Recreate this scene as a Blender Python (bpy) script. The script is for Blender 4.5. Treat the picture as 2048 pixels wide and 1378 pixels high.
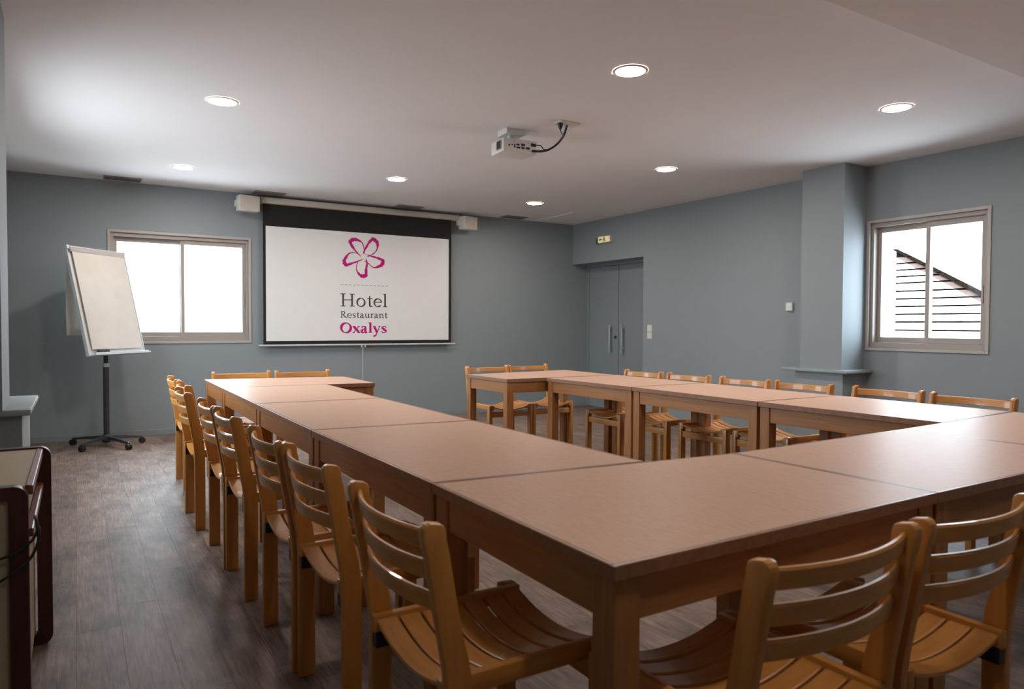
import bpy, bmesh, math, random
from mathutils import Vector, Matrix
random.seed(7)
PI = math.pi
for o in list(bpy.data.objects): bpy.data.objects.remove(o)
S = bpy.context.scene
COL = S.collection

# ------------------------------------------------------------------ camera
cam_data = bpy.data.cameras.new('camera'); cam = bpy.data.objects.new('camera', cam_data); COL.objects.link(cam)
R = [[0.8524253533760867, -0.5228278335585764, 0.004698231379907888],
     [0.010268298616058501, 0.025724313161557624, 0.9996163372794072],
     [0.5227481027848739, 0.8520500667031319, -0.02729660905686427]]
m = Matrix(((R[0][0], R[1][0], -R[2][0]), (R[0][1], R[1][1], -R[2][1]), (R[0][2], R[1][2], -R[2][2]))).to_4x4()
m.translation = Vector((0, 0, 1.17))
cam.matrix_world = m
cam_data.sensor_width = 36; cam_data.lens = 1419.7447 / 2048 * 36
cam_data.clip_start = .02; cam_data.clip_end = 200
cam_data.dof.use_dof = True; cam_data.dof.focus_distance = 5.0; cam_data.dof.aperture_fstop = 5.0
S.camera = cam

# ------------------------------------------------------------------ world, exposure
w = bpy.data.worlds.new('sky'); S.world = w; w.use_nodes = True
nt = w.node_tree; nt.nodes.clear()
out = nt.nodes.new('ShaderNodeOutputWorld'); bg = nt.nodes.new('ShaderNodeBackground')
tc = nt.nodes.new('ShaderNodeTexCoord'); sx = nt.nodes.new('ShaderNodeSeparateXYZ'); rp = nt.nodes.new('ShaderNodeValToRGB')
mp = nt.nodes.new('ShaderNodeMapRange'); mp.inputs['From Min'].default_value = -1; mp.inputs['From Max'].default_value = 1
nt.links.new(tc.outputs['Generated'], sx.inputs[0]); nt.links.new(sx.outputs['Z'], mp.inputs['Value'])
nt.links.new(mp.outputs[0], rp.inputs[0]); nt.links.new(rp.outputs[0], bg.inputs[0]); nt.links.new(bg.outputs[0], out.inputs[0])
rp.color_ramp.elements[0].position = .40; rp.color_ramp.elements[0].color = (.48, .53, .58, 1)
rp.color_ramp.elements[1].position = .56; rp.color_ramp.elements[1].color = (.70, .87, 1.0, 1)
bg.inputs[1].default_value = 5.0
S.view_settings.view_transform = 'Standard'; S.view_settings.look = 'None'; S.view_settings.gamma = 1
S.view_settings.use_curve_mapping = False
S.view_settings.exposure = 1.84
LAMP_STRENGTH = 68.0

# ------------------------------------------------------------------ materials
def srgb(h):
    h = h.lstrip('#'); v = [int(h[i:i+2], 16)/255 for i in (0, 2, 4)]
    return tuple((c/12.92 if c <= .04045 else ((c+.055)/1.055)**2.4) for c in v) + (1,)
def mat(name, col, rough=.6, metal=0, emit=None, es=0, spec=.5, noise=None, bump=0, coat=0):
    """noise = (scale xyz, second colour, amount)"""
    M = bpy.data.materials.new(name); M.use_nodes = True; N = M.node_tree; b = N.nodes['Principled BSDF']
    c = col if len(col) == 4 else (*col, 1)
    b.inputs['Base Color'].default_value = c; b.inputs['Roughness'].default_value = rough
    b.inputs['Metallic'].default_value = metal; b.inputs['Specular IOR Level'].default_value = spec
    b.inputs['Coat Weight'].default_value = coat
    if emit: b.inputs['Emission Color'].default_value = (*emit, 1); b.inputs['Emission Strength'].default_value = es
    if noise:
        sc, c2, amt = noise
        t = N.nodes.new('ShaderNodeTexCoord'); mpn = N.nodes.new('ShaderNodeMapping'); mpn.inputs['Scale'].default_value = sc
        oi = N.nodes.new('ShaderNodeObjectInfo'); ad = N.nodes.new('ShaderNodeVectorMath'); ad.operation = 'ADD'
        mu = N.nodes.new('ShaderNodeMath'); mu.operation = 'MULTIPLY'; mu.inputs[1].default_value = 37.0
        N.links.new(oi.outputs['Random'], mu.inputs[0])
        nz = N.nodes.new('ShaderNodeTexNoise'); nz.inputs['Scale'].default_value = 1; nz.inputs['Detail'].default_value = 5; nz.inputs['Roughness'].default_value = .6
        mx = N.nodes.new('ShaderNodeMix'); mx.data_type = 'RGBA'
        rmp = N.nodes.new('ShaderNodeMapRange'); rmp.inputs['From Min'].default_value = .3; rmp.inputs['From Max'].default_value = .7
        rmp.inputs['To Max'].default_value = amt
        N.links.new(t.outputs['Object'], mpn.inputs[0]); N.links.new(mpn.outputs[0], ad.inputs[0]); N.links.new(mu.outputs[0], ad.inputs[1])
        N.links.new(ad.outputs[0], nz.inputs['Vector']); N.links.new(nz.outputs[0], rmp.inputs['Value'])
        N.links.new(rmp.outputs[0], mx.inputs[0]); mx.inputs[6].default_value = c; mx.inputs[7].default_value = c2 if len(c2) == 4 else (*c2, 1)
        N.links.new(mx.outputs[2], b.inputs['Base Color'])
        if bump:
            bp = N.nodes.new('ShaderNodeBump'); bp.inputs['Strength'].default_value = bump; bp.inputs['Distance'].default_value = .002
            N.links.new(nz.outputs[0], bp.inputs['Height']); N.links.new(bp.outputs[0], b.inputs['Normal'])
    return M
M = {}
M['wall'] = mat('wall_paint', srgb('#8b9396'), .75, noise=((180, 180, 180), srgb('#91999c'), .6), bump=.25)
M['base'] = mat('baseboard_paint', srgb('#868e92'), .5, noise=((8, 8, 8), srgb('#8a9391'), .5))
M['ceil'] = mat('ceiling_paint', srgb('#e8e7e7'), .85, noise=((3, 3, 3), srgb('#e4e3e3'), .5))
M['door'] = mat('door_paint', srgb('#879092'), .45, noise=((6, 6, 2), srgb('#838c8e'), .5))
M['ledge'] = mat('ledge_paint', srgb('#939b9e'), .4, noise=((6, 6, 6), srgb('#8e9897'), .5))
M['frame'] = mat('window_frame_paint', srgb('#a39a92'), .45, noise=((5, 5, 5), srgb('#9c938b'), .5))
M['casing'] = mat('window_casing', srgb('#b3aca6'), .5, noise=((5, 5, 5), srgb('#aaa39d'), .5))
M['oak_z'] = mat('chair_beech_upright', srgb('#cf8d45'), .36, noise=((55, 55, 3), srgb('#b97632'), .7), coat=.2)
M['oak_x'] = mat('chair_beech_across', srgb('#d4944c'), .36, noise=((3, 55, 55), srgb('#be7c38'), .7), coat=.2)
M['oak_y'] = mat('chair_beech_lengthways', srgb('#cf8d45'), .36, noise=((55, 3, 55), srgb('#b97632'), .7), coat=.2)
M['tw_x'] = mat('table_oak_long', srgb('#ad7542'), .42, noise=((4, 70, 70), srgb('#8c5b30'), .8))
M['tw_y'] = mat('table_oak_cross', srgb('#ad7542'), .42, noise=((70, 4, 70), srgb('#8c5b30'), .8))
M['tw_z'] = mat('table_oak_leg', srgb('#ad7542'), .42, noise=((70, 70, 4), srgb('#87572e'), .8))
M['edge'] = mat('table_edge_wood', srgb('#9b6f52'), .4, noise=((60, 60, 60), srgb('#7b5238'), .8))
M['lam'] = mat('table_laminate', srgb('#d6b198'), .42, noise=((160, 25, 25), srgb('#c39c84'), .7), spec=.05)
M['black'] = mat('black_plastic', (.012, .013, .015), .4, noise=((20, 20, 20), (.02, .02, .022), .5))
M['graphite'] = mat('dark_metal', (.035, .035, .038), .35, noise=((20, 20, 20), (.045, .045, .048), .5))
M['steel'] = mat('brushed_steel', (.62, .62, .60), .28, 1, noise=((80, 80, 4), (.5, .5, .49), .6))
M['alu'] = mat('aluminium', (.66, .70, .73), .4, .4, noise=((20, 20, 20), (.6, .64, .67), .5))
M['white'] = mat('white_plastic', srgb('#dedbd4'), .45, noise=((9, 9, 9), srgb('#d6d2ca'), .5))
M['cream'] = mat('cream_metal', srgb('#cbc3b4'), .45, noise=((9, 9, 9), srgb('#c2baab'), .5))
M['screen'] = mat('screen_fabric', srgb('#eaeae8'), .9, noise=((6, 6, 6), srgb('#e6e6e4'), .5))
M['mask'] = mat('screen_black_border', (.012, .011, .011), .85, noise=((30, 30, 30), (.016, .014, .014), .5))
M['paper'] = mat('flipchart_paper', srgb('#d6d1c9'), .85, noise=((5, 9, 5), srgb('#cbc4ba'), .7), bump=.3)
M['magenta'] = mat('magenta_print', srgb('#c00078'), .8, noise=((30, 30, 30), srgb('#b30070'), .4))
M['ink'] = mat('dark_grey_print', srgb('#3f423d'), .8, noise=((30, 30, 30), srgb('#474a45'), .4))
M['grille'] = mat('vent_grille', srgb('#8b8683'), .5, noise=((9, 9, 9), srgb('#827d7a'), .5))
M['grille_dark'] = mat('vent_interior', (.07, .065, .06), .8, noise=((9, 9, 9), (.08, .075, .07), .5))
M['dark'] = mat('dark_gap', (.02, .02, .02), .9, noise=((9, 9, 9), (.025, .025, .025), .5))
M['cabwood'] = mat('dark_red_wood', srgb('#4c1d13'), .5, noise=((40, 40, 4), srgb('#34110b'), .8))
M['cabwood_y'] = mat('dark_red_wood_edge', srgb('#7d4a38'), .4, noise=((40, 4, 40), srgb('#6a3a2b'), .8))
M['cabpanel'] = mat('cream_panel', srgb('#b5a284'), .5, noise=((60, 60, 60), srgb('#a99679'), .6))
M['green'] = mat('exit_green', srgb('#1d5a22'), .5, noise=((20, 20, 20), srgb('#174c1c'), .5))
M['exitface'] = mat('exit_face', srgb('#e6d9a8'), .4, emit=(1.0, .82, .45), es=.10, noise=((20, 20, 20), srgb('#ded09e'), .5))
M['lamp'] = mat('lamp_diffuser', (.9, .88, .84), .5, emit=(1.0, .90, .83), es=LAMP_STRENGTH)
M['lamp_fill'] = mat('lamp_diffuser_dim', (.9, .88, .84), .5, emit=(1.0, .90, .83), es=LAMP_STRENGTH*.42)  # weaker glow for the added fill lights over the near end
M['lamprim'] = mat('lamp_rim', srgb('#d8c6b8'), .4, noise=((20, 20, 20), srgb('#cfbdae'), .5))
M['roof'] = mat('pale_roof_tile', srgb('#f0e6e0'), .9, noise=((3, 3, 3), srgb('#e9dcd4'), .6))
M['verge'] = mat('orange_verge_tile', (.045, .020, .013, 1), .9, noise=((3, 3, 3), (.055, .024, .015, 1), .6))
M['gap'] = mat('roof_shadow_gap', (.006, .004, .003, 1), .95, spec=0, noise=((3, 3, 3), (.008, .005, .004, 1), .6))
# glass: mostly transparent with fresnel gloss
G = bpy.data.materials.new('window_glass'); G.use_nodes = True; N = G.node_tree; N.nodes.clear()
go = N.nodes.new('ShaderNodeOutputMaterial'); gm = N.nodes.new('ShaderNodeMixShader'); gt = N.nodes.new('ShaderNodeBsdfTransparent')
gg = N.nodes.new('ShaderNodeBsdfGlossy'); gf = N.nodes.new('ShaderNodeFresnel'); gg.inputs['Roughness'].default_value = .02; gf.inputs[0].default_value = 1.12
N.links.new(gf.outputs[0], gm.inputs[0]); N.links.new(gt.outputs[0], gm.inputs[1]); N.links.new(gg.outputs[0], gm.inputs[2]); N.links.new(gm.outputs[0], go.inputs[0])
M['glass'] = G
# floor planks: greyed wood, grain along world Y, tint per plank
F = bpy.data.materials.new('grey_wood_plank'); F.use_nodes = True; N = F.node_tree; b = N.nodes['Principled BSDF']
b.inputs['Roughness'].default_value = .5; b.inputs['Specular IOR Level'].default_value = .25
ge = N.nodes.new('ShaderNodeNewGeometry'); oi = N.nodes.new('ShaderNodeObjectInfo')
mu = N.nodes.new('ShaderNodeMath'); mu.operation = 'MULTIPLY'; mu.inputs[1].default_value = 53; N.links.new(oi.outputs['Random'], mu.inputs[0])
def fnoise(scale, det, rough):
    mpn = N.nodes.new('ShaderNodeMapping'); mpn.inputs['Scale'].default_value = scale
    ad = N.nodes.new('ShaderNodeVectorMath'); nz = N.nodes.new('ShaderNodeTexNoise'); nz.inputs['Scale'].default_value = 1
    nz.inputs['Detail'].default_value = det; nz.inputs['Roughness'].default_value = rough
    N.links.new(ge.outputs['Position'], mpn.inputs[0]); N.links.new(mpn.outputs[0], ad.inputs[0]); N.links.new(mu.outputs[0], ad.inputs[1])
    N.links.new(ad.outputs[0], nz.inputs['Vector']); return nz
n1 = fnoise((130, 7.0, 1), 6, .7); n2 = fnoise((7, 3.4, 1), 4, .6)
r1 = N.nodes.new('ShaderNodeValToRGB'); r1.color_ramp.elements[0].position = .32; r1.color_ramp.elements[1].position = .68
r1.color_ramp.elements[0].color = srgb('#6c5a4f'); r1.color_ramp.elements[1].color = srgb('#a58f81')
N.links.new(n1.outputs[0], r1.inputs[0])
mx = N.nodes.new('ShaderNodeMix'); mx.data_type = 'RGBA'; mx.blend_type = 'MULTIPLY'; mx.inputs[0].default_value = .85
r2 = N.nodes.new('ShaderNodeValToRGB'); r2.color_ramp.elements[0].position = .30; r2.color_ramp.elements[1].position = .62
r2.color_ramp.elements[0].color = (.38, .38, .38, 1); r2.color_ramp.elements[1].color = (1.06, 1.04, 1.03, 1)
N.links.new(n2.outputs[0], r2.inputs[0]); N.links.new(r1.outputs[0], mx.inputs[6]); N.links.new(r2.outputs[0], mx.inputs[7])
mx2 = N.nodes.new('ShaderNodeMix'); mx2.data_type = 'RGBA'; mx2.blend_type = 'MULTIPLY'; mx2.inputs[0].default_value = 1
mr = N.nodes.new('ShaderNodeMapRange'); mr.inputs['To Min'].default_value = .9; mr.inputs['To Max'].default_value = 1.06
N.links.new(oi.outputs['Random'], mr.inputs[0]); N.links.new(mx.outputs[2], mx2.inputs[6]); N.links.new(mr.outputs[0], mx2.inputs[7])
N.links.new(mx2.outputs[2], b.inputs['Base Color'])
bp = N.nodes.new('ShaderNodeBump'); bp.inputs['Strength'].default_value = .15; bp.inputs['Distance'].default_value = .001
N.links.new(n1.outputs[0], bp.inputs['Height']); N.links.new(bp.outputs[0], b.inputs['Normal'])
M['plank'] = F

# ------------------------------------------------------------------ helpers
class MB:
    def __init__(s): s.bm = bmesh.new()
    def box(s, x0, x1, y0, y1, z0, z1, bev=0, seg=2):
        t = bmesh.new(); bmesh.ops.create_cube(t, size=1)
        for v in t.verts: v.co = Vector(((x0+x1)/2+v.co.x*(x1-x0), (y0+y1)/2+v.co.y*(y1-y0), (z0+z1)/2+v.co.z*(z1-z0)))
        if bev: bmesh.ops.bevel(t, geom=t.edges[:], offset=bev, segments=seg, profile=.5, affect='EDGES')
        return s.add(t)
    def add(s, t, mtx=None):
        if mtx: t.transform(mtx)
        me = bpy.data.meshes.new('tmp'); t.to_mesh(me); s.bm.from_mesh(me); bpy.data.meshes.remove(me); t.free(); return s
    def prism(s, pts, axis, a, b, bev=0, mtx=None):
        """pts 2-D outline, extruded along axis from a to b"""
        t = bmesh.new()
        def P(p, h): return {'x': (h, p[0], p[1]), 'y': (p[0], h, p[1]), 'z': (p[0], p[1], h)}[axis]
        A = [t.verts.new(P(p, a)) for p in pts]; B = [t.verts.new(P(p, b)) for p in pts]; n = len(pts)
        t.faces.new(A); t.faces.new(B[::-1])
        for i in range(n): t.faces.new((A[i], B[i], B[(i+1) % n], A[(i+1) % n]))
        bmesh.ops.recalc_face_normals(t, faces=t.faces[:])
        if bev:
            e = [e for e in t.edges if len(e.link_faces) == 2 and e.calc_face_angle(0) > .6]
            bmesh.ops.bevel(t, geom=e, offset=bev, segments=2, profile=.5, affect='EDGES')
        return s.add(t, mtx)
    def sweep(s, path, sect, closed=False):
        """path: list of Vector; sect(i) -> list of Vectors (absolute ring)"""
        t = bmesh.new(); rings = [[t.verts.new(v) for v in sect(i)] for i in range(len(path))]
        n = len(rings[0])
        for i in range(len(rings)-1):
            for j in range(n): t.faces.new((rings[i][j], rings[i][(j+1) % n], rings[i+1][(j+1) % n], rings[i+1][j]))
        t.faces.new(rings[0][::-1]); t.faces.new(rings[-1])
        bmesh.ops.recalc_face_normals(t, faces=t.faces[:])
        return s.add(t)
    def tube(s, pts, r, n=8):
        pts = [Vector(p) for p in pts]
        def sect(i):
            d = (pts[min(i+1, len(pts)-1)]-pts[max(i-1, 0)]).normalized()
            a = d.cross(Vector((0, 0, 1)));
            if a.length < .05: a = d.cross(Vector((0, 1, 0)))
            a.normalize(); c = d.cross(a).normalized(); rr = r[i] if isinstance(r, (list, tuple)) else r
            return [pts[i]+(a*math.cos(2*PI*k/n)+c*math.sin(2*PI*k/n))*rr for k in range(n)]
        return s.sweep(pts, sect)
    def cyl(s, c, r0, r1, z0, z1, n=24):
        return s.tube_z([(r0, z0), (r1, z1)], c, n)
    def tube_z(s, prof, c=(0, 0), n=24):
        t = bmesh.new(); rings = []
        for r, z in prof: rings.append([t.verts.new((c[0]+r*math.cos(2*PI*k/n), c[1]+r*math.sin(2*PI*k/n), z)) for k in range(n)])
        for i in range(len(rings)-1):
            for j in range(n): t.faces.new((rings[i][j], rings[i][(j+1) % n], rings[i+1][(j+1) % n], rings[i+1][j]))
        t.faces.new(rings[0][::-1]); t.faces.new(rings[-1]); bmesh.ops.recalc_face_normals(t, faces=t.faces[:])
        return s.add(t)
    def build(s, name, m, parent=None, smooth=False, fn=None, loc=None):
        if fn:
            for v in s.bm.verts: v.co = fn(v.co)
        if loc is not None:
            for v in s.bm.verts: v.co = v.co-Vector(loc)
        me = bpy.data.meshes.new(name); s.bm.to_mesh(me); s.bm.free(); me.materials.append(m)
        if smooth:
            me.polygons.foreach_set('use_smooth', [True]*len(me.polygons))
            try: me.set_sharp_from_angle(angle=math.radians(25))
            except Exception: pass
        o = bpy.data.objects.new(name, me); COL.objects.link(o)
        if loc is not None: o.location = loc
        if parent: o.parent = parent
        return o
def tag(o, label=None, cat=None, group=None, kind=None):
    if label: o['label'] = label
    if cat: o['category'] = cat
    if group: o['group'] = group
    if kind: o['kind'] = kind
    return o
def empty(name, loc=(0, 0, 0), rz=0):
    o = bpy.data.objects.new(name, None); COL.objects.link(o); o.location = loc; o.rotation_euler = (0, 0, rz); o.empty_display_size = .1
    return o
def copy_tree(o, parent=None):
    c = o.copy(); COL.objects.link(c)
    if parent: c.parent = parent
    for ch in list(o.children): copy_tree(ch, c)
    return c
def B(name, m, parent, *a, bev=0, smooth=False):
    mb = MB(); mb.box(*a, bev=bev); return mb.build(name, m, parent, smooth)

XL, XR, YB, YF, HC = -.60, 6.083, 8.26, -1.4, 2.609      # room limits
T = .25
# ------------------------------------------------------------------ floor
mb = MB(); mb.box(XL-T, XR+.55, YF-T, YB+T, -.2, -.008); floor = mb.build('floor', M['dark']); tag(floor, kind='structure')
pw, pl = .147, 1.30; x = XL; cells = []
while x < XR-.001:
    x1 = min(x+pw, XR); y = YF-random.uniform(0, pl)
    while y < YB-.001:
        a, b2 = max(y, YF), min(y+pl, YB); y += pl
        if b2-a >= .02: cells.append((x, x1, a, b2))
    x += pw
seen = sorted([c for c in cells if c[3] > .35 and c[0] < .6+c[3]*1.5], key=lambda c: (c[0]**2+c[2]**2))[:299]
rest = MB()
for c in cells:
    if c in seen:
        mb = MB(); mb.box(c[0]+.0004, c[1]-.0004, c[2]+.0004, c[3]-.0004, -.0075, 0); mb.build('plank', M['plank'], floor, loc=(round(c[0], 3), round(c[2], 3), 0))
    else: rest.box(c[0]+.0004, c[1]-.0004, c[2]+.0004, c[3]-.0004, -.0075, 0)
tag(rest.build('plank', M['plank'], floor), kind='stuff')
mb = MB(); mb.box(XR, 6.40, 6.765, YB, -.0075, 0); mb.build('plank', M['plank'], floor)

# ------------------------------------------------------------------ walls
mb = MB()   # back wall with window opening
wx0, wx1, wz0, wz1 = .30, 1.635, .985, 2.095
Y0, Y1 = YB, YB+T
mb.box(XL-T, wx0, Y0, Y1, 0, HC); mb.box(wx1, 6.65, Y0, Y1, 0, HC)
mb.box(wx0, wx1, Y0, Y1, 0, wz0); mb.box(wx0, wx1, Y0, Y1, wz1, HC)
tag(mb.build('wall_back', M['wall']), kind='structure')
mb = MB()   # right wall: window opening and door recess
vy0, vy1 = 2.805, 3.772
mb.box(XR, XR+T, YF-T, vy0, 0, HC); mb.box(XR, XR+T, vy1, 6.765, 0, HC)
mb.box(XR, XR+T, vy0, vy1, 0, wz0); mb.box(XR, XR+T, vy0, vy1, wz1, HC)
mb.box(XR, XR+.42, 6.765, YB, 2.04, HC); mb.box(XR+T, XR+.42, 6.70, 6.765, 0, HC)
tag(mb.build('wall_right', M['wall']), kind='structure')
ly0, ly1 = 4.70, 6.35
mb = MB()
mb.box(XL-T, XL, YF-T, ly0, 0, HC); mb.box(XL-T, XL, ly1, YB, 0, HC)
mb.box(XL-T, XL, ly0, ly1, 0, wz0); mb.box(XL-T, XL, ly0, ly1, wz1, HC)
tag(mb.build('wall_left', M['wall']), kind='structure')
mb = MB(); mb.box(XL, XR, YF-T, YF, 0, HC); tag(mb.build('wall_front', M['wall']), kind='structure')
mb = MB(); mb.box(XL-T, 6.65, YF-T, YB+T, HC, HC+.2); tag(mb.build('ceiling', M['ceil']), kind='structure')
mb = MB(); mb.box(XL, XR, YF, 1.84, 2.50, HC-.0005, bev=.004); tag(mb.build('trim_1', M['ceil']), kind='structure')   # dropped ceiling band over the near end
# pillars with plinths and ledges
def pillar(n, px0, px1, py0, py1, bx0, bx1, by0, by1, lx0, lx1, ly_0, ly_1):
    r = empty('trim_%d' % n, ((px0+px1)/2, (py0+py1)/2, 0)); tag(r, kind='structure')
    ox, oy, _ = r.location
    B('shaft', M['wall'], r, px0-ox, px1-ox, py0-oy, py1-oy, .787, HC-.001)
    B('plinth', M['wall'], r, bx0-ox, bx1-ox, by0-oy, by1-oy, 0, .757)
    B('ledge', M['ledge'], r, lx0-ox, lx1-ox, ly_0-oy, ly_1-oy, .757, .787, bev=.008, smooth=True)
pillar(2, 5.75, XR, 3.812, 4.235, 5.735, XR, 3.79, 4.27, 5.69, XR, 3.725, 4.40)
pillar(3, XL, -.277, 3.765, 4.155, XL, -.212, 3.85, 4.46, XL, -.176, 3.80, 4.53)
# baseboards
def bb(name, x0, x1, y0, y1):
    mb = MB(); mb.box(x0, x1, y0, y1, 0, .062, bev=.003); tag(mb.build(name, M['base']), kind='structure')
bb('baseboard_back', XL+.012, 6.359, YB-.012, YB)
bb('baseboard_right', XR-.012, XR, YF, 3.78); bb('baseboard_right', XR-.012, XR, 4.28, 6.765)
bb('baseboard_left', XL, XL+.012, 4.45, YB)
bb('baseboard_left', XL, XL+.012, YF, 3.86)

# ------------------------------------------------------------------ windows (local: x along wall, +y outwards, z up)
def window(n, origin, rz, W, z0, z1, mirror=False):
    r = empty('window_%d' % n, origin, rz); tag(r, kind='structure')
    fx = (lambda c: Vector((W-c.x, c.y, c.z))) if mirror else None
    def part(name, m, boxes, parent=r, bev=.002):
        mb = MB()
        for bx in boxes: mb.box(*bx, bev=bev)
        return mb.build(name, m, parent, fn=fx)
    c = .026
    part('casing', M['casing'], [(-c, 0, -.012, 0, z0-c, z1+c), (W, W+c, -.012, 0, z0-c, z1+c), (0, W, -.012, 0, z1, z1+c), (0, W, -.012, 0, z0-c, z0)])
    part('window_frame', M['frame'], [(0, .026, .015, .12, z0, z1), (W-.026, W, .015, .12, z0, z1), (.026, W-.026, .015, .12, z1-.036, z1), (.026, W-.026, .015, .12, z0, z0+.046)])
    mid = W/2
    def sash(a, b, y, th):
        sw = .035
        zz0, zz1 = z0+.046, z1-.036
        s = part('sash', M['frame'], [(a, a+sw, y, y+th, zz0, zz1), (b-sw, b, y, y+th, zz0, zz1), (a+sw, b-sw, y, y+th, zz1-.048, zz1), (a+sw, b-sw, y, y+th, zz0, zz0+.048)], bev=.002)
        part('pane', M['glass'], [(a+sw-.004, b-sw+.004, y+th/2-.002, y+th/2+.002, zz0+.044, zz1-.044)], parent=s, bev=0)
        return s
    sash(.026, mid+.014, .078, .028)
    s = sash(mid-.014, W-.026, .040, .028)
    part('sash_handle', M['frame'], [(W-.050, W-.038, .028, .040, 1.36, 1.50)], parent=s, bev=.003)
    return r
window(1, (wx0, YB, 0), 0, wx1-wx0, wz0, wz1)
window(2, (XR, vy1, 0), -PI/2, vy1-vy0, wz0, wz1, mirror=False)
window(3, (XL, ly0, 0), PI/2, ly1-ly0, wz0, wz1)
# sampling portals for the daylight
def portal(loc, rot, sx_, sy_):
    L = bpy.data.lights.new('portal', 'AREA'); L.shape = 'RECTANGLE'; L.size = sx_; L.size_y = sy_; L.cycles.is_portal = True
    o = bpy.data.objects.new('daylight_portal', L); COL.objects.link(o); o.location = loc; o.rotation_euler = rot
portal(((wx0+wx1)/2, YB+T+.02, 1.54), (-PI/2, 0, 0), wx1-wx0, 1.12)
portal((XR+T+.02, (vy0+vy1)/2, 1.54), (0, PI/2, 0), 1.12, vy1-vy0)
portal((XL-T-.02, (ly0+ly1)/2, 1.54), (0, -PI/2, 0), 1.12, ly1-ly0)

# ------------------------------------------------------------------ double door in its recess
d = empty('door_1', (6.36, 7.566, 0)); tag(d, kind='structure')
B('door_frame', M['door'], d, -.01, .06, -.80, -.70, 0, 2.04); 
mb = MB(); mb.box(-.012, .06, .655, .694, 0, 2.005, bev=.003); mb.box(-.012, .06, -.70, .694, 2.005, 2.04, bev=.003); mb.build('door_frame', M['door'], d)
def leaf(y0, y1, hy):
    l = B('door_leaf', M['door'], d, 0, .045, y0, y1, .008, 2.002, bev=.003)
    mb = MB(); mb.tube([(-.055, hy, .79), (-.055, hy, 1.18)], .0125, 14)
    for z in (.85, 1.12): mb.tube([(-.055, hy, z), (0, hy, z)], .008, 10)
    mb.build('door_handle', M['steel'], l, smooth=True)
    return l
l1 = leaf(.006, .653, .128); l2 = leaf(-.70, -.006, -.128)
B('door_light_block', M['dark'], d, .05, .06, -.70, .69, 0, 2.04)  # added dark sheet: blocks daylight leaking round the leaves, darkens their seam
mb = MB(); mb.tube([(-.014, .055, 1.01), (0, .055, 1.01)], .022, 16); mb.build('lock_cylinder', M['graphite'], l1, smooth=True)

# ------------------------------------------------------------------ wall fittings
def fitting(name, label, cat, y, z, h, w_, parts, group=None):
    r = empty(name, (XR, y, z)); tag(r, label, cat, group)
    return r
for z, lb in ((1.139, 'upper white square light switch on the wall right of the double door'), (1.049, 'lower white square light switch, under its twin beside the double door')):
    r = empty('light_switch', (XR, 6.633, z)); tag(r, lb, 'switch', 'white switches by the door')
    B('switch_plate', M['white'], r, -.009, 0, -.042, .042, -.042, .042, bev=.003); B('rocker', M['white'], r, -.013, -.009, -.028, .028, -.028, .028, bev=.0015)
r = empty('thermostat', (XR, 4.597, 1.366)); tag(r, 'small white square thermostat box on the grey wall left of the pillar', 'thermostat')
B('thermostat_body', M['white'], r, -.028, 0, -.039, .039, -.041, .041, bev=.004); B('display', M['alu'], r, -.030, -.028, -.022, .022, .0, .024)
r = empty('exit_sign', (XR, 7.525, 2.325)); tag(r, 'small lit emergency exit sign with green figures above the double door', 'exit sign')
B('sign_body', M['white'], r, -.05, 0, -.16, .10, -.045, .045, bev=.004)
B('sign_face', M['exitface'], r, -.054, -.05, -.145, .085, -.036, .036)
mb = MB()     # running figure
def slab(pts, a=-.0575, b2=-.054): mb.prism([(p[0], p[1]) for p in pts], 'x', a, b2)
slab([(-.05, .012), (-.035, .012), (-.035, .030), (-.05, .030)])                 # head
slab([(-.055, -.006), (-.032, -.004), (-.030, .010), (-.052, .010)])
slab([(-.032, -.004), (-.014, -.012), (-.014, -.006), (-.030, .006)])
slab([(-.055, -.006), (-.045, -.006), (-.030, -.030), (-.040, -.032)]); slab([(-.050, -.006), (-.056, -.006), (-.074, -.024), (-.068, -.030)])
mb.build('running_figure', M['green'], r)
mb = MB(); mb.prism([(.012, -.008), (.040, -.008), (.040, -.022), (.062, 0), (.040, .022), (.040, .008), (.012, .008)], 'x', -.0575, -.054); mb.build('arrow', M['green'], r)
B('test_lamp', M['green'], r, -.045, 0, .115, .150, -.050, .030, bev=.006)

# ------------------------------------------------------------------ ceiling fittings
lights = [((2.68, 3.105), 'largest downlight, nearest to the camera, right of the ceiling middle'), ((.82, 4.93), 'round ceiling downlight left of middle, nearer of the two on the left side'),
          ((4.60, 2.69), 'round ceiling downlight near the right wall above the right window'), ((.85, 7.185), 'round ceiling downlight in front of the back window'),
          ((2.715, 6.62), 'round ceiling downlight in front of the projection screen'), ((4.63, 4.855), 'round ceiling downlight in front of the pillar, right of the projector'),
          ((4.62, 7.03), 'smallest downlight, farthest away by the back right corner')]
proto = None
for (lx, ly), lb in lights:
    if proto is None:
        r = empty('downlight', (lx, ly, HC))
        mb = MB(); t = bmesh.new(); n = 36; rr = [(.082, -.001), (.084, -.007), (.096, -.006), (.100, -.0005)]
        rings = [[t.verts.new((a*math.cos(2*PI*k/n), a*math.sin(2*PI*k/n), z)) for k in range(n)] for a, z in rr]
        for i in range(3):
            for j in range(n): t.faces.new((rings[i][j], rings[i+1][j], rings[i+1][(j+1) % n], rings[i][(j+1) % n]))
        bmesh.ops.recalc_face_normals(t, faces=t.faces[:]); mb.add(t); mb.build('rim', M['lamprim'], r, True)
        mb = MB(); mb.tube_z([(.083, -.0045), (.083, -.0005)], n=36); mb.build('diffuser', M['lamp'], r)
        proto = r
    else: r = copy_tree(proto); r.location = (lx, ly, HC)
    tag(r, lb, 'ceiling light', 'round ceiling downlights')
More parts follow.
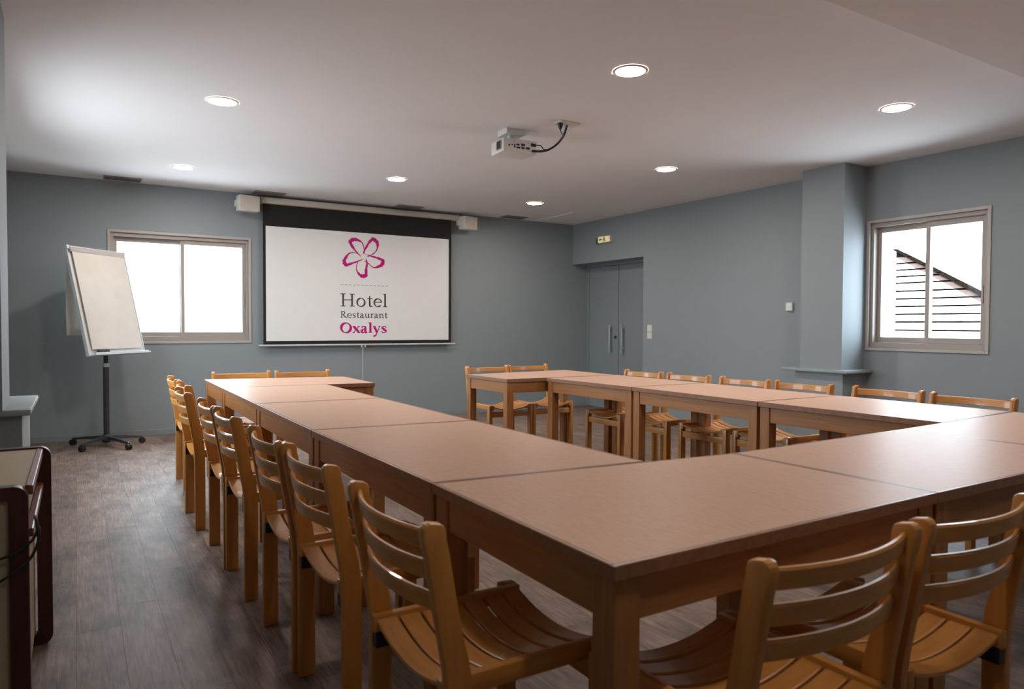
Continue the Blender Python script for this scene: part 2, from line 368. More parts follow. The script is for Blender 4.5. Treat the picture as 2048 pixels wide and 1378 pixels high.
for lx in (.82, 2.70, 4.60):  # out-of-view fill lights, added to brighten the near furniture
    c = copy_tree(proto); c.location = (lx, .55, 2.50); tag(c, 'added unseen fill light, shaped as a downlight in the lowered ceiling band, ' + {.82: 'leftmost', 2.70: 'middle', 4.60: 'rightmost'}[lx] + ' of three', 'ceiling light', 'added fill lights in the lowered band')
    for ch in c.children:
        if ch.name.startswith('diffuser'): ch.data = ch.data.copy(); ch.data.materials[0] = M['lamp_fill']
proto = None
for vx, lb in ((.405, 'grey ceiling air vent above the back window, leftmost of four'), (1.82, 'grey ceiling air vent above the left speaker of the screen'),
               (3.47, 'grey ceiling air vent above the right half of the screen'), (4.98, 'grey ceiling air vent at the back right, rightmost of four')):
    if proto is None:
        r = empty('ceiling_vent', (vx, 8.085, HC))
        B('backing', M['grille_dark'], r, -.15, .15, -.075, .075, -.002, -.0005)
        mb = MB()
        for bx in ((-.165, .165, -.095, -.075, -.010, 0), (-.165, .165, .075, .095, -.010, 0), (-.165, -.15, -.075, .075, -.010, 0), (.15, .165, -.075, .075, -.010, 0)): mb.box(*bx, bev=.002)
        mb.build('vent_frame', M['grille'], r)
        for k in range(6):
            mb = MB(); mb.box(-.15, .15, -.004, .010, -.0012, .0012); s = mb.build('louvre', M['grille'], r); s.location = (0, -.066+k*.024, -.008); s.rotation_euler = (.5, 0, 0)
        proto = r
    else: r = copy_tree(proto); r.location = (vx, 8.085, HC)
    tag(r, lb, 'air vent', 'ceiling air vents along the back wall')
r = empty('access_panel', (5.70, 7.74, HC)); tag(r, 'flush white ceiling access panel in the back right corner', 'ceiling panel')
B('panel', M['ceil'], r, -.29, .29, -.385, .385, -.006, -.0005, bev=.001)
mb = MB()
for bx in ((-.305, -.29, -.40, .40, -.009, -.0005), (.29, .305, -.40, .40, -.009, -.0005), (-.29, .29, -.40, -.385, -.009, -.0005), (-.29, .29, .385, .40, -.009, -.0005)): mb.box(*bx)
mb.build('panel_frame', M['ceil'], r)

# ------------------------------------------------------------------ projector
r = empty('projector', (2.787, 4.527, 2.43), -.07); tag(r, 'white projector hanging from a bracket under the middle of the ceiling', 'projector')
body = B('projector_body', M['white'], r, -.14, .14, -.105, .105, 0, .098, bev=.010, smooth=True)
mb = MB(); mb.box(-.146, -.139, -.07, .0, .02, .085, bev=.002); g = mb.build('side_grille', M['grille'], r)
for k in range(5): B('grille_slot', M['dark'], g, -.1475, -.1458, -.062+k*.0125, -.055+k*.0125, .026, .079)
for k, (a, b2, c, d_) in enumerate(((-.10, -.088, .040, .052), (-.055, -.045, .03, .055), (-.035, -.005, .028, .040), (-.035, -.012, .050, .062), (.005, .030, .028, .042), (.005, .034, .050, .066), (.045, .075, .03, .045), (.085, .125, .055, .078), (-.075, -.066, .046, .055))):
    B('port', M['black'], r, a, b2, -.1075, -.1035, c, d_)
mb = MB(); mb.tube([(-.075, .100, .05), (-.075, .122, .05)], [.030, .027], 20); mb.build('lens', M['black'], r, True)
mb = MB(); mb.tube_z([(.022, .098), (.022, .145)], (-.03, .0)); mb.build('bracket_neck', M['alu'], r, True)
B('bracket_arm', M['alu'], r, -.10, .05, -.03, .03, .096, .106, bev=.002)
B('bracket_plate', M['white'], r, -.10, .06, -.075, .075, .140, .1785, bev=.003)
for px in (-.09, .045):
    for py in (-.06, .06): pass
r = empty('ceiling_socket', (2.985, 4.135, HC)); tag(r, 'flat white socket plate on the ceiling with the projector cable plugged in', 'socket')
B('plate', M['white'], r, -.085, .085, -.045, .045, -.012, 0, bev=.003)
mb = MB(); mb.tube_z([(.010, -.052), (.016, -.035), (.020, -.012)], (-.055, 0), 14); mb.build('plug', M['black'], r, True)
def spline(pts, n=10):
    pts = [Vector(p) for p in pts]; o_ = []
    for i in range(len(pts)-1):
        p0, p1, p2, p3 = pts[max(i-1, 0)], pts[i], pts[i+1], pts[min(i+2, len(pts)-1)]
        for k in range(n):
            t = k/n; o_.append(.5*((2*p1)+(p2-p0)*t+(2*p0-5*p1+4*p2-p3)*t*t+(3*p1-p0-3*p2+p3)*t**3))
    o_.append(pts[-1]); return o_
r = empty('projector_cable', (2.99, 4.14, 2.597)); tag(r, 'black cable curving from the projector up to the ceiling socket plate', 'cable')
o3 = Vector(r.location)
mb = MB(); mb.tube([p-o3 for p in spline([(2.868, 4.408, 2.450), (2.93, 4.36, 2.447), (2.965, 4.31, 2.459), (2.995, 4.26, 2.491), (3.006, 4.2, 2.54), (2.998, 4.15, 2.597)], 6)], .0085, 8); mb.build('main_cable', M['black'], r, True)
mb = MB(); mb.tube([p-o3 for p in spline([(2.930, 4.135, 2.560), (2.945, 4.15, 2.545), (2.975, 4.18, 2.540), (3.000, 4.19, 2.548)], 6)], .0035, 6); mb.build('thin_lead', M['black'], r, True)
mb = MB(); mb.tube([p-o3 for p in spline([(2.893, 4.400, 2.495), (2.925, 4.375, 2.490), (2.935, 4.355, 2.462), (2.96, 4.32, 2.455)], 6)], .0035, 6); mb.build('power_lead', M['black'], r, True)

# ------------------------------------------------------------------ projection screen
r = empty('projection_screen', (2.95, 8.19, .92)); tag(r, 'pull-down projection screen showing a pink flower logo on the back wall', 'screen')
def sc(name, m, x0, x1, y0, y1, z0, z1, bev=0, smooth=False):
    return B(name, m, r, x0-2.95, x1-2.95, y0-8.19, y1-8.19, z0-.92, z1-.92, bev=bev, smooth=smooth)
mb = MB(); mb.box(-1.19, 1.235, -.05, .062, 1.585, 1.655, bev=.016); mb.build('roller_case', M['cream'], r, True)
for a, b2 in ((-1.198, -1.19), (1.235, 1.243)): B('end_cap', M['white'], r, a, b2, -.052, .064, 1.583, 1.657, bev=.003)
fab = sc('black_border', M['mask'], 1.775, 4.105, 8.192, 8.194, .934, 2.52)
sc('white_field', M['screen'], 1.805, 4.068, 8.1905, 8.1918, .979, 2.262)
mb = MB(); mb.tube([(-1.225, .003, .008), (1.215, .003, .008)], .0115, 12); mb.build('bottom_bar', M['alu'], r, True)
mb = MB()
for a in (-.045, .0): mb.box(a, a+.010, -.008, .010, -.022, .006)
mb.build('pull_hook', M['white'], r)
mb = MB(); mb.tube([(-.022, 0, -.01), (-.025, .002, -.25), (-.022, .004, -.48)], .0028, 6); mb.tube_z([(.006, -.52), (.009, -.50), (.006, -.47)], (-.022, .004), 10); mb.build('pull_cord', M['white'], r, True)
# print on the screen: ribbons of varying width, a hair in front of the fabric
lay = [0]
def ribbon(mb, pts, n=8, sub=True):
    """pts (x, z, width) absolute on the screen"""
    P = [Vector(p) for p in pts]
    if sub and len(P) > 2: P = spline(P, n)
    lay[0] += 1; y = -.0006-.00002*(lay[0] % 40)
    t = bmesh.new(); L = []; Rr = []
    for i, p in enumerate(P):
        dd = Vector((P[min(i+1, len(P)-1)].x-P[max(i-1, 0)].x, P[min(i+1, len(P)-1)].y-P[max(i-1, 0)].y))
        if dd.length == 0: dd = Vector((1, 0))
        dd.normalize(); nn = Vector((-dd.y, dd.x))*max(p.z, .0008)/2
        L.append(t.verts.new((p.x+nn.x-2.95, y, p.y+nn.y-.92))); Rr.append(t.verts.new((p.x-nn.x-2.95, y, p.y-nn.y-.92)))
    for i in range(len(P)-1): t.faces.new((L[i], Rr[i], Rr[i+1], L[i+1]))
    mb.add(t)
petals = [
[(2.901,1.982,0.0041),(2.829,2.052,0.0145),(2.773,2.138,0.0270),(2.800,2.172,0.030),(2.850,2.177,0.0228),(2.911,2.152,0.0104),(2.937,2.099,0.0073),(2.948,2.030,0.0052),(2.963,2.001,0.0041)],
[(2.927,2.008,0.0041),(2.953,2.065,0.0145),(3.005,2.153,0.0187),(3.052,2.196,0.0270),(3.085,2.180,0.030),(3.110,2.149,0.0249),(3.105,2.079,0.0104),(3.057,2.021,0.0083),(2.974,1.976,0.0041)],
[(2.974,2.006,0.0052),(3.036,1.990,0.0124),(3.110,1.974,0.0166),(3.178,1.945,0.0270),(3.172,1.905,0.030),(3.142,1.879,0.0249),(3.063,1.856,0.0093),(2.994,1.902,0.0073),(2.942,1.930,0.0031)],
[(2.965,1.961,0.0052),(2.979,1.902,0.0145),(2.968,1.831,0.0207),(2.963,1.760,0.0290),(2.930,1.748,0.032),(2.895,1.757,0.0227),(2.854,1.806,0.0104),(2.849,1.866,0.0073),(2.875,1.936,0.0041)],
[(2.932,1.954,0.0041),(2.865,1.921,0.0104),(2.788,1.892,0.0166),(2.722,1.872,0.0260),(2.700,1.900,0.030),(2.707,1.937,0.0249),(2.753,2.004,0.0124),(2.809,2.022,0.0062),(2.880,2.006,0.0052),(2.906,1.973,0.0031)]]
mb = MB()
for P in petals:
    Q = []
    for i, p in enumerate(spline([Vector(p) for p in P], 8)):
        Q.append((p.x, p.y, 1.5*p.z*(1+.22*math.sin(i*2.9)+.15*math.sin(i*5.3))))
    ribbon(mb, Q, sub=False)
mb.build('printed_flower', M['magenta'], r)
mb = MB()
for k in range(12):
    xx = 2.655+k*.0505; ribbon(mb, [(xx, 1.638, .0045), (xx+.030, 1.638, .0045)], sub=False)
mb.build('dashed_line', M['ink'], r)
# serif letters in em units, drawn as strokes (x, y, width); x-height .47, capitals .70
def ring(cx, cy, rx, ry, th, tn, a0=0, a1=360, n=26):
    return [(cx+rx*math.cos(math.radians(a0+(a1-a0)*i/n)), cy+ry*math.sin(math.radians(a0+(a1-a0)*i/n)),
             tn+(th-tn)*abs(math.cos(math.radians(a0+(a1-a0)*i/n+20)))**1.5) for i in range(n+1)]
def glyph(ch, t, h):
    """strokes and advance; t = thick stroke, h = hairline"""
    ser = h*.9
    def stem(x, y0, y1, w=None): return ('L', [(x, y0, w or t), (x, y1, w or t)])
    def sf(x, y, wd=.20): return ('L', [(x-wd/2, y, ser), (x+wd/2, y, ser)])
    if ch == 'H': return [stem(.17, 0, .70), stem(.63, 0, .70), ('L', [(.17, .36, h), (.63, .36, h)]), sf(.17, ser/2, .27), sf(.63, ser/2, .27), sf(.17, .70-ser/2, .27), sf(.63, .70-ser/2, .27)], .82
    if ch == 'o': return [('L', ring(.27, .235, .20, .225, t, h))], .56
    if ch == 't': return [('S', [(.17, .60, t*.7), (.17, .30, t), (.18, .07, t), (.24, .02, h*1.2), (.33, .04, h)]), ('L', [(.04, .45, h), (.32, .45, h)])], .35
    if ch == 'e': return [('L', ring(.26, .235, .19, .22, t, h, 5, 318)), ('L', [(.09, .26, h), (.45, .26, h)])], .50
    if ch == 'l': return [stem(.15, 0, .73), sf(.15, ser/2, .24), ('L', [(.03, .71, ser), (.15, .73, ser)])], .30
    if ch == 'R': return [stem(.16, 0, .70), sf(.16, ser/2, .26), ('L', [(.04, .70-ser/2, ser), (.30, .70-ser/2, ser)]), ('S', [(.18, .69, h), (.36, .68, t*.7), (.45, .53, t), (.36, .37, t*.7), (.18, .35, h)]), ('S', [(.30, .36, t*.9), (.45, .16, t), (.60, .015, t*.8), (.70, .0, h)])], .69
    if ch == 's': return [('S', [(.34, .36, h), (.30, .44, h*1.2), (.19, .455, h), (.10, .37, t*.8), (.18, .27, t), (.29, .19, t), (.34, .10, t*.8), (.25, .02, h), (.12, .02, h*1.2), (.06, .12, h)])], .43
    if ch == 'a': return [('S', [(.09, .36, t*.8), (.15, .44, h*1.2), (.26, .45, h*1.3), (.32, .38, t), (.325, .15, t), (.35, .04, t), (.45, .03, h)]), ('S', [(.32, .27, h), (.20, .25, h*1.2), (.09, .14, t), (.12, .03, t*.8), (.20, .01, h*1.2), (.32, .10, h)])], .50
    if ch == 'u': return [('S', [(.14, .46, t), (.14, .15, t), (.20, .03, t*.8), (.30, .03, h), (.42, .11, h)]), stem(.44, 0, .46), ('L', [(.04, .45, ser), (.16, .45, ser)]), ('L', [(.34, .45, ser), (.44, .45, ser)]), ('L', [(.44, .02, ser), (.54, .03, ser)])], .60
    if ch == 'r': return [stem(.14, 0, .46), sf(.14, ser/2, .22), ('L', [(.03, .44, ser), (.14, .46, ser)]), ('S', [(.16, .34, h), (.24, .43, h*1.3), (.35, .42, t*.9)])], .39
    if ch == 'n': return [stem(.14, 0, .46), stem(.44, 0, .32), sf(.14, ser/2, .22), sf(.44, ser/2, .22), ('L', [(.03, .44, ser), (.14, .46, ser)]), ('S', [(.15, .34, h), (.27, .44, h*1.4), (.39, .42, t*.8), (.44, .30, t)])], .60
    if ch == 'O': return [('L', ring(.38, .35, .30, .335, t*1.15, h, n=36))], .78
    if ch == 'x': return [('L', [(.08, .45, t), (.43, .02, t)]), ('L', [(.41, .45, h), (.07, .02, h)]), sf(.10, .455, .18), sf(.41, .455, .15), sf(.08, .01, .15), sf(.42, .01, .18)], .51
    if ch == 'y': return [('L', [(.10, .45, t), (.29, .02, t)]), ('S', [(.46, .45, h), (.29, .0, h), (.20, -.18, h*1.5), (.10, -.24, t*.7), (.04, -.20, h)]), sf(.11, .455, .20), sf(.45, .455, .16)], .54
def word(name, text, m, x0, x1, zb, cap, t, h):
    mb = MB(); em = cap/.70; adv = [glyph(c, t, h)[1] for c in text]; k = (x1-x0)/((sum(adv)-.06)*em); x = -.03
    for c in text:
        st, ad = glyph(c, t, h)
        for kind, pts in st:
            Q = [(x0+(x+p[0])*em*k, zb+p[1]*em, p[2]*em) for p in pts]
            ribbon(mb, Q, sub=(kind == 'S'))
        x += ad
    return mb.build(name, m, r)
word('lettering', 'Hotel', M['ink'], 2.652, 3.236, 1.382, .152, .100, .048)
word('lettering', 'Restaurant', M['ink'], 2.652, 3.236, 1.247, .078, .110, .055)
word('lettering', 'Oxalys', M['magenta'], 2.652, 3.230, 1.070, .118, .165, .065)

# speakers
def speaker(x, ang, lb, side):
    r = empty('wall_speaker', (x, 8.10, 2.39), ang); tag(r, lb, 'speaker', 'white speakers flanking the screen')
    B('cabinet', M['white'], r, -.11, .11, -.06, .06, 0, .165, bev=.008, smooth=True)
    B('front_grille', M['cream'], r, -.100, .100, -.064, -.058, .010, .155, bev=.003)
    B('mounting_bracket', M['white'], r, side*.113-.006, side*.113+.006, -.03, .09, .05, .12, bev=.003)
    mb = MB(); mb.tube([(side*.11, 0, .085), (side*.128, 0, .085)], .018, 14); mb.build('bracket_knob', M['white'], r, True)
    B('wall_arm', M['white'], r, -.03, .03, .06, .125, .06, .10)
speaker(1.600, .12, 'white wall speaker left of the projection screen, above the window', -1)
speaker(4.30, .22, 'white wall speaker right of the projection screen', -1)

# ------------------------------------------------------------------ flipchart
r = empty('flipchart', (.235, 7.75, 0)); tag(r, 'white flipchart easel on a black wheeled stand by the back window', 'flipchart')
mb = MB(); mb.tube_z([(.026, .075), (.026, .775)], n=18); mb.build('pole', M['graphite'], r, True)
mb = MB(); mb.tube_z([(.020, .775), (.020, 1.22)], n=16); mb.build('inner_pole', M['black'], r, True)
mb = MB(); mb.tube_z([(.030, .755), (.030, .79)], n=18); mb.build('height_collar', M['steel'], r, True)
mb = MB(); mb.tube_z([(.03, .04), (.05, .06), (.045, .10), (.028, .115)], n=20); mb.build('hub', M['graphite'], r, True)
wheels = [(-.036, 7.973), (.035, 7.518), (.399, 7.431), (.531, 7.785), (.26, 8.09)]
for wx, wy in wheels:
    dx, dy = wx-.235, wy-7.75; a = math.atan2(dy, dx); L = math.hypot(dx, dy)
    t = bmesh.new(); mb = MB()
    pts = [(0.03, .085), (L, .060)]
    def sec(i, L=L):
        xx = (.02, L*.5, L, L+.01)[i]; zz = (.085, .078, .064, .062)[i]; hw = (.022, .018, .013, .010)[i]; hh = (.016, .013, .009, .006)[i]
        return [Vector((xx, -hw, zz-hh)), Vector((xx, hw, zz-hh)), Vector((xx, hw*.7, zz+hh)), Vector((xx, -hw*.7, zz+hh))]
    mb.sweep([0]*4, sec); leg = mb.build('base_leg', M['graphite'], r); leg.rotation_euler = (0, 0, a)
    mb = MB()
    for s in (-1, 1): mb.tube([(L+.004, s*.004, .029), (L+.004, s*.020, .029)], .028, 18)
    mb.tube([(L+.004, 0, .029), (L, 0, .062)], .007, 8)
    mb.build('castor', M['black'], leg, True)
# board in its own plane: yaw .822, leaning back .228, 0.70 x 1.014
bd = B('board', M['white'], r, -.35, .35, 0, .020, -.507, .507, bev=.003)
bd.location = (.249-.235, 7.735-7.75, 1.371); bd.rotation_euler = (-.228, 0, .822)
def bp_(name, m, *a, bev=.002):
    return B(name, m, bd, *a, bev=bev)
bp_('edge_rail', M['alu'], -.358, -.348, -.008, .024, -.512, .512); bp_('edge_rail', M['alu'], .348, .358, -.008, .024, -.512, .512)
bp_('edge_rail', M['alu'], -.348, .348, -.006, .024, .502, .513)
bp_('paper_clamp', M['casing'], -.335, .335, -.024, -.004, .452, .500, bev=.006)
for s in (-1, 1): bp_('corner_cap', M['alu'], s*.347-.014, s*.347+.014, -.018, .026, .478, .516, bev=.004)
mb = MB()   # paper pad with slightly waved lower edge
t = bmesh.new(); nx, nz = 14, 20; V = [[None]*(nz+1) for _ in range(nx+1)]
for i in range(nx+1):
    for j in range(nz+1):
        u, v = i/nx, j/nz; y = -.009-.004*math.sin(u*5+v*3)*(1-v)-.006*(1-v)**3*math.sin(u*9)
        V[i][j] = t.verts.new((-.315+.63*u, y-.003, -.455+.945*v))
for i in range(nx):
    for j in range(nz): t.faces.new((V[i][j], V[i+1][j], V[i+1][j+1], V[i][j+1]))
mb.add(t); pad = mb.build('paper_pad', M['paper'], bd); sm = pad.modifiers.new('thickness', 'SOLIDIFY'); sm.thickness = .008; sm.offset = 1
tr = bp_('pen_tray', M['alu'], -.335, .375, -.060, -.002, -.515, -.500)
B('eraser', M['graphite'], tr, -.27, -.15, -.052, -.018, -.500, -.462, bev=.004)
bp_('tray_lip', M['alu'], -.335, .345, -.062, -.057, -.515, -.490)
mb = MB(); mb.box(-.05, .05, .020, .06, -.20, -.08, bev=.006); mb.tube([(-.20, .06, -.16), (.10, .06, -.16)], .012, 10); mb.build('tilt_joint', M['black'], bd, True)
mb = MB(); mb.tube([(-.012-.235, 7.85-7.75, 1.128), (.06-.235, 7.83-7.75, 1.128)], [.022, .02], 12); mb.tube([(.0-.235, 7.84-7.75, 1.128), (.06-.235+.02, 7.82-7.75, 1.19)], .014, 8)
mb.tube([(.0-.235, 7.84-7.75, 1.128), (.235-.235, 7.77-7.75, 1.10)], .018, 8); mb.build('tilt_knob', M['black'], r, True)
# sheets flipped over the top, hanging behind the board
t = bmesh.new(); mb = MB(); rows = []
mt = bd.matrix_basis.copy()
topL, topR = Vector((-.30, .03, .50)), Vector((.30, .03, .50))
for j in range(11):
    v = j/10; row = []
    for i in range(7):
        u = i/6; p = mt @ (topL.lerp(topR, u)); hv = Vector((math.sin(-.822), math.cos(.822), 0))*.03
        z = p.z*(1-v)+(1.056)*v
        q = Vector((p.x, p.y, z))+hv*(math.sin(v*2.2))+Vector((0, 0.006*math.sin(u*7+v*4), 0)); row.append(t.verts.new(q))
    rows.append(row)
for j in range(10):
    for i in range(6): t.faces.new((rows[j][i], rows[j][i+1], rows[j+1][i+1], rows[j+1][i]))
mb.add(t); fs = mb.build('flipped_sheets', M['paper'], r, True); sm = fs.modifiers.new('thickness', 'SOLIDIFY'); sm.thickness = .003

# ------------------------------------------------------------------ cabinet at the left
CX, CY0, CY1, CH = -.118, 2.35, 3.10, .722
r = empty('console_cabinet', (-.34, 2.725, 0)); tag(r, 'cream panelled cabinet with rounded dark red wood end frames against the left wall', 'cabinet')
ox, oy = -.34, 2.725
cx0, cx1 = -.585-ox, CX-ox
def loop(y0, y1, x1, name='end_frame'):
    w_, rr = .038, .035; t = bmesh.new()
    def rect(x0, xx1, z0, z1, rad, n=5):
        pts = []
        for cx, cz, a0 in ((xx1-rad, z1-rad, 0), (x0+rad, z1-rad, 90), (x0+rad, z0+rad, 180), (xx1-rad, z0+rad, 270)):
            for k in range(n+1):
                a = math.radians(a0+90*k/n); pts.append((cx+rad*math.cos(a), cz+rad*math.sin(a)))
        return pts
    o_ = rect(cx0, x1, 0, CH, rr); i_ = rect(cx0+w_, x1-w_-.008, w_*1.1, CH-w_, .006); n = len(o_)
    vs = [[t.verts.new((p[0], y, p[1])) for p in ring_] for ring_ in (o_, i_) for y in (y0, y1)]
    OA, OB, IA, IB = vs
    for k in range(n):
        j = (k+1) % n
        t.faces.new((OA[k], OA[j], OB[j], OB[k])); t.faces.new((IA[k], IB[k], IB[j], IA[j])); t.faces.new((OA[k], IA[k], IA[j], OA[j])); t.faces.new((OB[k], OB[j], IB[j], IB[k]))
    bmesh.ops.recalc_face_normals(t, faces=t.faces[:])
    mb = MB(); mb.add(t); return mb.build(name, M['cabwood'], r, True)
loop(CY0-oy, CY0-oy+.035, cx1); loop(CY1-oy-.035, CY1-oy, cx1+.034)
B('top_panel', M['cabpanel'], r, cx0+.01, cx1-.008, CY0-oy+.035, CY1-oy-.035, CH-.030, CH-.006)
mb = MB(); mb.prism([(cx1-.008, CH-.032), (cx1+.010, CH-.032), (cx1+.010, CH-.006), (cx1-.008, CH-.003)], 'y', CY0-oy+.034, CY1-oy-.034, bev=.002); mb.build('top_edge_strip', M['cabwood_y'], r)
B('shelf', M['cabpanel'], r, cx0+.01, cx1-.012, CY0-oy+.035, CY1-oy-.035, .575, .593)
B('shelf_edge_strip', M['cabwood_y'], r, cx1-.012, cx1+.010, CY0-oy+.034, CY1-oy-.034, .571, .595, bev=.004)
B('side_panel', M['cabpanel'], r, cx1-.034, cx1-.022, CY0-oy+.035, CY1-oy-.035, .045, .573)
B('end_panel', M['cabpanel'], r, cx0+.036, cx1-.044, CY0-oy+.012, CY0-oy+.024, .040, CH-.036)
B('end_panel', M['cabpanel'], r, cx0+.036, cx1-.020, CY1-oy-.024, CY1-oy-.012, .040, .575)
B('base_board', M['cabwood'], r, cx0+.03, cx1-.03, CY0-oy+.035, CY1-oy-.035, .012, .045)
r = empty('black_cable', (-.15, 2.33, .5)); tag(r, 'thin black cable looped over the near corner of the cream cabinet', 'cable'); o3 = Vector(r.location)
mb = MB(); mb.tube([Vector(p)-o3 for p in spline([(-.36, 2.338, .50), (-.25, 2.338, .515), (-.182, 2.336, .533), (-.148, 2.334, .545), (-.117, 2.332, .566), (-.100, 2.332, .592), (-.098, 2.337, .617), (-.102, 2.358, .628), (-.106, 2.41, .622)], 6)], .0042, 6)
mb.build('upper_strand', M['black'], r, True)
mb = MB(); mb.tube([Vector(p)-o3 for p in spline([(-.36, 2.338, .40), (-.25, 2.338, .43), (-.182, 2.336, .472), (-.149, 2.334, .493), (-.115, 2.332, .524), (-.096, 2.333, .567), (-.094, 2.345, .60), (-.100, 2.375, .606), (-.104, 2.41, .612)], 6)], .0042, 6)
mb.build('lower_strand', M['black'], r, True)

# ------------------------------------------------------------------ tables: each from its four top corners on the floor plan
def table(corners, label, group='conference tables in an open rectangle'):
    """corners: back-left, back-right, front-right, front-left seen from above; u runs along the long side"""
    bl, br, fr, fl = [Vector(c) for c in corners]
    c = (bl+br+fr+fl)/4
    L = ((br-bl).length+(fr-fl).length)/2; W = ((bl-fl).length+(br-fr).length)/2
    ax = ((br-bl)+(fr-fl)).normalized(); rz = math.atan2(ax.y, ax.x)
    r = empty('conference_table', (c.x, c.y, 0), rz); tag(r, label, 'table', group)
    inv = Matrix.Rotation(-rz, 2)
    q = [inv @ (p-c) for p in (fl, fr, br, bl)]
    def fn(v):
        u, w_ = v.x/L+.5, v.y/W+.5
        p = q[0]*(1-u)*(1-w_)+q[1]*u*(1-w_)+q[2]*u*w_+q[3]*(1-u)*w_
        return Vector((p.x, p.y, v.z))
    a, b2 = L/2-.0006, W/2-.0006; e = .012
    mb = MB(); mb.box(-a+e, a-e, -b2+e, b2-e, .716, .740); mb.build('tabletop', M['lam'], r, fn=fn)
    mb = MB()
    for bx in ((-a, a, -b2, -b2+e), (-a, a, b2-e, b2), (-a, -a+e, -b2+e, b2-e), (a-e, a, -b2+e, b2-e)): mb.box(*bx, .712, .7402, bev=.0016)
    mb.build('edge_band', M['edge'], r, fn=fn)
    i = .008; lw = .062
    for sx_ in (-1, 1):
        for sy_ in (-1, 1):
            x0 = sx_*(a-i-lw/2); y0 = sy_*(b2-i-lw/2)
            mb = MB(); mb.box(x0-lw/2, x0+lw/2, y0-lw/2, y0+lw/2, 0, .712, bev=.003); mb.build('leg', M['tw_z'], r, fn=fn)
    for s in (-1, 1):
        y0 = s*(b2-i-.016); mb = MB(); mb.box(-a+i+lw+.0015, a-i-lw-.0015, y0-.011, y0+.011, .626, .711, bev=.0015); mb.build('apron', M['tw_x'], r, fn=fn)
        x0 = s*(a-i-.016); mb = MB(); mb.box(x0-.011, x0+.011, -b2+i+lw+.0015, b2-i-lw-.0015, .626, .711, bev=.0015); mb.build('apron', M['tw_y'], r, fn=fn)
    return r
table([(.836, 5.90), (1.882, 5.715), (1.872, 4.975), (.826, 5.095)], 'wooden table at the far left end, set crosswise under the screen')
table([(1.528, 5.015), (1.519, 3.935), (.816, 3.983), (.826, 5.09)], 'wooden table in the left row, farthest, touching the crosswise end table')
table([(1.519, 3.930), (1.525, 2.815), (.808, 2.877), (.816, 3.978)], 'wooden table in the left row, middle one of the three set lengthwise')
table([(1.525, 2.810), (1.532, 1.689), (.817, 1.748), (.808, 2.872)], 'wooden table in the left row, joined to the big front corner table')
table([(.817, 1.745), (1.888, 1.650), (1.901, .981), (.812, .971)], 'wooden table forming the near corner, closest to the camera')
table([(1.891, 1.650), (2.960, 1.680), (2.967, .980), (1.904, .981)], 'wooden table in the near row, right of the corner table, with pinkish window glare')
table([(2.963, 1.680), (4.076, 1.742), (4.08, .985), (2.970, .980)], 'wooden table at the right edge of the frame, outermost of the near row')
table([(2.878, 5.455), (4.028, 5.585), (4.010, 4.800), (2.907, 4.815)], 'wooden table at the far right end, set crosswise with its corner leg free')
table([(4.030, 4.795), (4.040, 3.800), (3.315, 3.800), (3.262, 4.779)], 'wooden table in the right row, farthest, beside the crosswise end table')
table([(4.040, 3.796), (4.055, 2.715), (3.308, 2.712), (3.315, 3.796)], 'wooden table in the right row, middle one in front of the pillar')
table([(4.055, 2.711), (4.076, 1.748), (3.328, 1.704), (3.308, 2.708)], 'wooden table in the right row, nearest, reflecting the right window')

